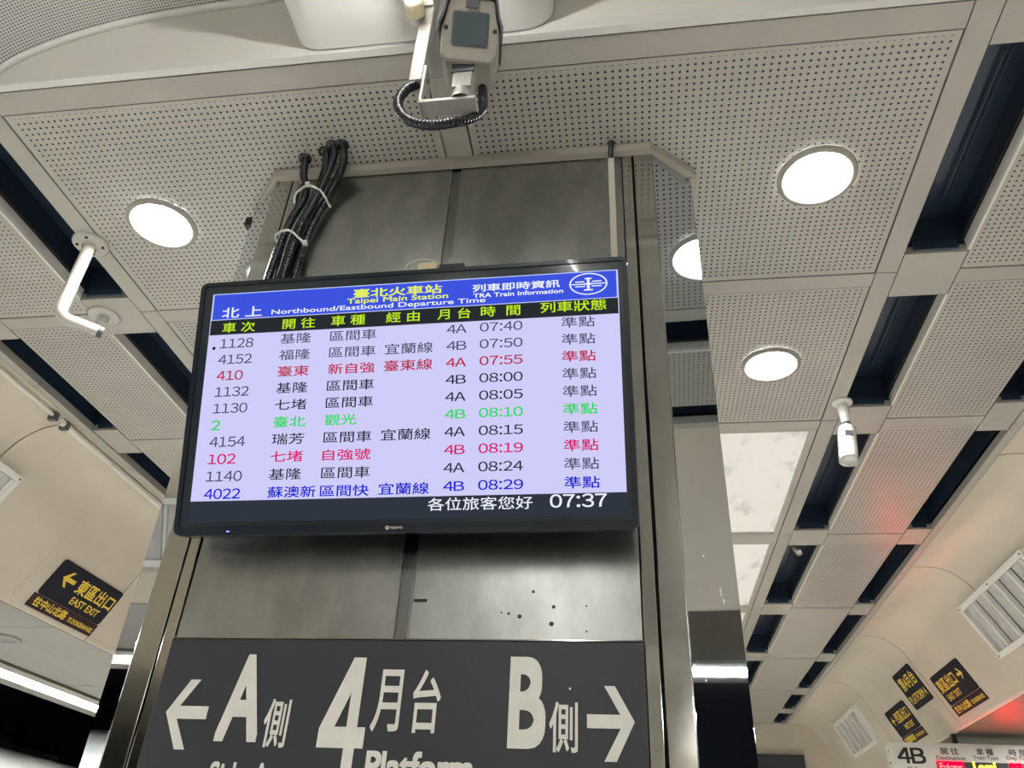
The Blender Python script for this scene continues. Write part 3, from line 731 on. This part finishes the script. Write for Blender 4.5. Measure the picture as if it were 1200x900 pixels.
bullet((.953, 3.066, 3.497), 'white bullet camera hanging from the ceiling beam at right centre', 1.18)
bullet((1.045, 4.92, 3.655), 'tiny white bullet camera deep inside the dark ceiling slot', .62, (.2, -.55, -.8), ('camdark', 'white2'))

# ------------------------------------------------------------------ camera housing on bracket, with fluorescent fitting
t = thing('camera_housing', 'big grey boxy security camera housing with square window, hung above the screen', 'security camera', (-.30, 1.0, 3.1))
A = Vector((.17, -.788, -.616)).normalized(); HS = Vector((A.y, -A.x, 0)).normalized()*-1; HU = HS.cross(A)*-1
if HU.z < 0: HU = -HU
HS = HU.cross(A); 
if HS.x < 0: HS = -HS
HC = Vector((-.302, 1.0, 3.219))
def hp(k): return [(-.050*k, -.068*k), (.050*k, -.068*k), (.064*k, -.052*k), (.066*k, .005), (.058*k, .030*k), (.052*k, .066*k), (.046*k, .071*k), (-.046*k, .071*k), (-.052*k, .066*k), (-.058*k, .030*k), (-.066*k, .005), (-.064*k, -.052*k)]
bevel(MB().poly(HC, HS, HU, A, hp(1.0), -.20, -.004).obj('housing_body', M['camgrey'], t), .003)
bevel(MB().poly(HC, HS, HU, A, hp(.97), -.003, .006).obj('front_plate', M['camgrey'], t), .003)
o = MB()    # hood edge, a strip running over the top and down the sides
hood = [(-.072, -.004), (-.0725, .010), (-.063, .034), (-.056, .072), (-.048, .077), (.048, .077), (.056, .072), (.063, .034), (.0725, .010), (.072, -.004)]
inn = [(x*.93, z*.94-.0005) for x, z in hood]
for i in range(len(hood)-1):
    o.poly(HC, HS, HU, A, [hood[i], inn[i], inn[i+1], hood[i+1]], -.195, .014)
o.obj('sun_hood', M['camdark'], t)
o = MB().poly(HC, HS, HU, A, rrect(.082, .076, .006, 4, -.041, -.036), .004, .008); o.obj('window_frame', M['camdark'], t)
MB().poly(HC, HS, HU, A, rrect(.074, .068, .004, 4, -.037, -.032), .006, .0095).obj('window_glass', M['glass'], t)
MB().obox(HC, HS, HU, A, -.014, .014, .048, .066, .004, .012).obj('latch', M['camdark'], t)
for sx in (-1, 1): MB().lathe(HC+HS*sx*.054+HU*.002+A*.006, A, [(.005, 0), (.0045, .003), (.0001, .0032)], 12).obj('screw', M['ink'], t)
# swivel under the body, arm and post
sb = HC+A*-.075+HU*-.066; pz = 3.062; bx = -.404
MB().obox((sb.x, 1.07, 0), X, Y, Z, -.021, .021, -.020, .020, pz+.035, sb.z+.012).obj('swivel_block', M['camgrey'], t)
MB().obox((sb.x, 1.05, 0), X, Y, Z, -.026, .026, -.003, .003, pz+.085, pz+.112).obj('swivel_clamp', M['camdark'], t)
bevel(MB().box(bx-.01, -.287, 1.05, 1.09, pz-.010, pz).obj('bracket_shelf', M['camgrey'], t), .002)
MB().lathe((sb.x, 1.07, pz), (0, 0, 1), [(.027, 0), (.027, .008), (.022, .014), (.022, .036)], 24).obj('swivel_disc', M['camgrey'], t)
sb = Vector((sb.x, 1.07, sb.z))
bevel(MB().box(bx-.012, bx-.004, 1.05, 1.09, pz-.010, pz+.125).obj('bracket_upright', M['camgrey'], t), .002)
bevel(MB().box(bx-.044, bx-.012, 1.052, 1.088, pz+.075, 3.50).obj('drop_arm', M['camgrey'], t), .003)
for zz in (.03, .09): MB().lathe((bx-.006, sb.y, pz+zz), (1, 0, 0), [(.006, 0), (.006, .004), (.0001, .005)], 10).obj('bolt', M['camdark'], t)
MB().box(bx-.05, bx+.085, 1.155, 1.165, 3.30, 3.5).obj('back_plate', M['ventin'], t)
P0 = (bx-.03, sb.y+.0, pz+.05)
conduit(t, 'camera_cable', [(-.425, 1.07, 3.150), (-.452, 1.06, 3.115), (-.462, 1.055, 3.06), (-.435, 1.055, 3.005), (-.385, 1.06, 2.985), (-.335, 1.07, 3.000), (-.298, 1.095, 3.045), (-.285, 1.11, 3.10), (-.290, 1.11, 3.17)], .0115, 22)

def tube_fitting(x, y1, z, length, label):
    t = thing('fluorescent_fitting', label, 'light', (x, y1-length/2, z), 'tube fittings under the vault duct')
    MB().box(x-.035, x+.035, y1-length, y1, z+.045, z+.11).obj('batten', M['duct'], t)
    for yy in (y1-length+.02, y1-.02):
        MB().lathe((x, yy-.02, z), (0, 1, 0), [(.001, 0), (.020, 0), (.022, .012), (.022, .034), (.015, .040), (.001, .040)], 18).obj('lampholder', M['holder'], t)
        MB().box(x-.012, x+.012, yy-.012, yy+.012, z+.01, z+.05).obj('holder_stem', M['holder'], t)
    MB().tube([(x, y1-length+.04, z), (x, y1-.045, z)], .014, 14).obj('tube', M['tube'], t)
    for yy in (y1-.3, y1-length+.3): MB().box(x-.01, x+.01, yy-.01, yy+.01, z+.11, 3.51).obj('hanger', M['duct'], t)
for q in range(3):
    for k in range(3):
        x = -1.93+q*1.48; y = -5.6-k*1.4
        t = thing('ceiling_light_panel', 'lit flat ceiling light behind the viewer, ' + ('left', 'middle', 'right')[q] + ' column, ' + ('front', 'middle', 'rear')[k] + ' row', 'ceiling light', (x, y, 3.49), 'flat lights behind the vault')
        MB().box(x-.32, x+.32, y-.62, y+.62, 3.480, 3.497).obj('light_frame', M['duct'], t)
        MB().box(x-.29, x+.29, y-.59, y+.59, 3.476, 3.479).obj('diffuser', M['panel'], t)
tube_fitting(-.452, 1.045, 3.375, 1.22, 'cream holder end of a lit fluorescent tube at the top edge beside the camera')
for k in range(1, 4): tube_fitting(-.452, 1.045-k*1.32, 3.375, 1.22, 'lit fluorescent tube under the duct, ' + ('', 'second', 'third', 'last')[k] + ' from the boxy camera')

# ------------------------------------------------------------------ things on the sloping bulkheads
k_ = .54; nl = math.sqrt(1+k_*k_)
def wallframe(side, y, z):
    xr = 2.301+k_*(2.985-z)
    if side > 0: return Vector((xr, y, z)), Vector((0, -1, 0)), Vector((-k_, 0, 1))/nl, Vector((-1, 0, -k_))/nl
    return Vector((mir(xr), y, z)), Vector((0, 1, 0)), Vector((k_, 0, 1))/nl, Vector((1, 0, -k_))/nl
def vent(side, ya, yb, z0, z1, label):
    O, U, V, N = wallframe(side, max(ya, yb) if side > 0 else min(ya, yb), z0)
    w_ = abs(yb-ya); h_ = (z1-z0)*nl; f = .035
    t = thing('wall_vent', label, 'vent', O, 'louvred vents on the cream walls')
    for nm, a in (('frame_bar', (0, w_, 0, f)), ('frame_bar', (0, w_, h_-f, h_)), ('frame_bar', (0, f, f, h_-f)), ('frame_bar', (w_-f, w_, f, h_-f))):
        bevel(MB().obox(O, U, V, N, a[0], a[1], a[2], a[3], .001, .035).obj(nm, M['white2'], t), .003)
    MB().obox(O, U, V, N, f, w_-f, f, h_-f, .001, .006).obj('backing', M['camdark'], t)
    n = max(3, round(w_/.19)); p = (w_-2*f)/n
    for i in range(n):
        u = f+p*i
        ca, sa = math.cos(math.radians(8)), math.sin(math.radians(8))
        U2 = U*ca+N*sa; N2 = N*ca-U*sa
        MB().obox(O+U*(u+.012)+N*.010, U2, V, N2, 0, p*.78, f+.002, h_-f-.002, -.001, .003).obj('louvre', M['grey'], t)
        MB().obox(O+U*(u+p*.87)+N*.009, U, V, N, 0, .016, f+.002, h_-f-.002, 0, .030).obj('louvre_rib', M['white2'], t)
    for a, b in ((f/2, f/2), (w_-f/2, f/2), (f/2, h_-f/2), (w_-f/2, h_-f/2), (w_/2, h_-f/2)):
        MB().lathe(O+U*a+V*b+N*.035, N, [(.006, 0), (.005, .003), (.0001, .004)], 10).obj('screw', M['camdark'], t)
vent(1, 4.34, 5.325, 3.02, 3.337, 'large louvred vent on the right cream wall, nearest the viewer')
vent(1, 8.29, 9.24, 3.04, 3.357, 'small looking louvred vent far down the right cream wall')
vent(-1, 2.24, 3.222, 3.00, 3.312, 'louvred vent cut by the left picture edge on the left wall')

def exit_sign(side, y0, y1, z0, z1, zs, label, rows_, arrow=None, strip=None, corners=(1, 1, 1, 1)):
    """y0 = left end for the reader, upper plate zs..z1, strip z0..zs"""
    O, U, V, N = wallframe(side, y0, zs); w_ = abs(y1-y0); h_ = (z1-zs)*nl
    t = thing('exit_sign', label, 'sign', O, 'dark direction plates on the cream walls')
    pl = MB().poly(O, U, V, N, rrect(w_, h_, .022, 4, 0, 0), .001, .007).obj('sign_plate', M['exit'], t)
    for s, a, b, c, d, bo in rows_:
        text('lettering', s, M['gold'], t, O, U, V, N, a*w_, b*h_, c*w_, d*h_, .0078, bo)
    if arrow:
        a, b, sz, dr = arrow; cx_, cy_ = a*w_, b*h_; q = sz*h_
        pts = [(-1, 0), (-.15, -.85), (.22, -.85), (-.32, -.22), (1, -.22), (1, .22), (-.32, .22), (.22, .85), (-.15, .85)]
        pts = [(cx_+x_*q*dr, cy_+z_*q) for x_, z_ in pts]
        if dr < 0: pts = pts[::-1]
        MB().poly(O, U, V, N, pts, .007, .0082).obj('arrow', M['gold'], t)
    if strip:
        O2 = wallframe(side, y0, z0)[0]; hs = (zs-z0)*nl-.003
        MB().obox(O2, U, V, N, -.01, w_+.003, 0, hs, .001, .005).obj('sign_strip', M['exit2'], t)
        for s, a, b, c, d, bo in strip: text('lettering', s, M['gold'], t, O2, U, V, N, a*w_, b*hs, c*w_, d*hs, .0058, bo)
    return t
exit_sign(-1, 3.875, 4.475, 2.861, 3.127, 2.932, 'dark east exit sign with left arrow above the soffit at lower left',
          [('東區出口', .37, .40, .97, .80, .02), ('EAST EXIT', .42, .12, .88, .32, .02)], (.22, .60, .25, 1),
          [('往中山北路', .04, .2, .53, .88, .03), ('TO ZHONGSHAN N.RD.', .57, .25, .98, .62, .03)])
exit_sign(-1, 4.632, 5.09, 2.80, 3.30, 3.04, 'dark sign plate mostly hidden behind the left edge of the pillar',
          [('第4月台', .1, .46, .9, .86, .02), ('PLATFORM 4', .1, .14, .9, .34, .02)])
exit_sign(1, 6.465, 5.885, 2.897, 3.163, 2.968, 'dark east exit sign with right arrow, largest plate on the right wall',
          [('東區出口', .05, .40, .66, .82, .02), ('EAST EXIT', .10, .12, .55, .32, .02)], (.82, .60, .20, -1),
          [('往中山北路', .04, .2, .53, .88, .03), ('TO ZHONGSHAN N.RD.', .57, .25, .98, .62, .03)])
exit_sign(1, 7.073, 6.632, 3.0, 3.316, 3.060, 'dark platform 4 sign, upper one right of the far vent',
          [('第4月台', .10, .50, .92, .86, .02), ('PLATFORM 4', .06, .14, .95, .36, .02)])
exit_sign(1, 7.765, 7.205, 2.905, 3.170, 2.974, 'dark west exit sign with left arrow, just above the train board',
          [('西區出口', .30, .42, .95, .82, .02), ('WEST EXIT', .42, .12, .86, .32, .02)], (.16, .60, .18, 1),
          [('往重慶南路', .04, .2, .53, .88, .03), ('TO CHONGQING S.RD.', .57, .25, .98, .62, .03)])
# dark board on the far wall
t = thing('far_board', 'dark grey board high on the far end wall beside the pillar', 'sign', (1.2, 10.0, 2.7))
bevel(MB().box(.55, 1.885, 9.99, 10.055, 2.72, 3.158).obj('board_panel', M['sign'], t), .004)
MB().box(.55, 1.885, 9.985, 10.05, 3.159, 3.166).obj('top_trim', M['camdark'], t)

# ------------------------------------------------------------------ LED train board for 4B
BO = Vector((0, 6.70, 0)); BU, BV, BN = Vector(X), Vector(Z), Vector((0, -1, 0))
t = thing('led_train_board', 'hanging white 4B train information board with red and yellow led text', 'sign', (3.0, 6.75, 2.3))
bevel(MB().box(1.892, 4.30, 6.701, 6.84, 2.26, 2.757).obj('board_case', M['board'], t), .006)
MB().box(2.19, 4.28, 6.694, 6.703, 2.30, 2.630).obj('led_panel', M['ledbg'], t)
for x in (2.376, 3.9): MB().box(x-.016, x+.016, 6.75, 6.79, 2.757, 2.831).obj('hanger', M['ink'], t)
for z in (2.70, 2.62): MB().lathe((1.8915, 6.77, z), (-1, 0, 0), [(.008, 0), (.006, .004), (.0001, .005)], 10).obj('side_screw', M['ink'], t)
def Bt(s, m, u0, v0, u1, v1, bold=0.0): return text('lettering', s, M[m], t, BO, BU, BV, BN, u0, v0, u1, v1, .0 if m == 'ink' else .008, bold)
Bt('#4B', 'ink', 1.928, 2.612, 2.125, 2.720, .022); Bt('月台', 'ink', 1.975, 2.545, 2.065, 2.592, .01)
Bt('開 往', 'ink', 2.238, 2.678, 2.362, 2.725, .012); Bt('Destination', 'ink', 2.200, 2.641, 2.397, 2.670, .01)
Bt('車 種', 'ink', 2.485, 2.680, 2.600, 2.726, .012); Bt('Train Type', 'ink', 2.452, 2.645, 2.625, 2.675, .01)
Bt('時 間', 'ink', 2.706, 2.680, 2.826, 2.726, .012); Bt('Dep.Time', 'ink', 2.680, 2.648, 2.850, 2.678, .01)
for k in range(3):
    z1 = 2.632-.105*k; z0 = z1-.075
    MB().box(2.195, 2.372, 6.6925, 6.6935, z0-.006, z1).obj('led_block', M['led_red'], t)
    MB().box(2.436, 2.590, 6.6925, 6.6935, z0+.012, z1-.004).obj('led_block', M['led_yel'], t) if False else None
    Bt(('Fulong', 'Keelung', 'Ruifang')[k], 'letter', 2.205, z0, 2.360, z1-.012, .02)
    Bt('Local', 'led_yel', 2.436, z0+.004, 2.590, z1+.002, .05)
    Bt(('07:50', '08:00', '08:10')[k], 'led_red', 2.680, z0, 2.860, z1, .04)

# ------------------------------------------------------------------ train on the left track
tr = thing('train', 'pale grey train roof shoulder in the dark beyond the left platform edge', 'train', (-6.6, 4.0, -1.0))
P = [(-5.05, -.9), (-5.03, 2.10)]
for k in range(1, 10):
    a = math.pi/2*k/9; P.append((-5.03-.75*(1-math.cos(a)), 2.10+.50*math.sin(a)))
P += [(-6.6, 2.66)]
P = P+[(-13.2-x, z) for x, z in reversed(P[:-1])]
ys = [-8, -4, 0, 4, 8, 11.9]
for k in range(1):
    kk = len(P); mb = MB(); vs = [(x, y, z) for y in ys for x, z in P]
    mb.add(vs, [((j*kk)+i, (j*kk)+i+1, (j+1)*kk+i+1, (j+1)*kk+i) for j in range(len(ys)-1) for i in range(kk-1)], 0, True)
    mb.add([(x, ys[0], z) for x, z in P], [tuple(range(kk))]); mb.add([(x, ys[-1], z) for x, z in P], [tuple(range(kk))])
    mb.obj('car_body', M['train'], tr)
MB().box(-5.075, -5.03, -8, 11.9, 2.08, 2.11).obj('rain_gutter', M['grey'], tr)
for k in range(8): MB().box(-5.056, -5.04, -6.6+k*2.2, -5.1+k*2.2, .85, 1.65).obj('window_pane', M['glasswin'], tr)
for k in range(14): MB().box(-6.9, -6.3, -7.6+k*1.4, -6.6+k*1.4, 2.66, 2.76).obj('roof_unit', M['tunnel2'], tr)
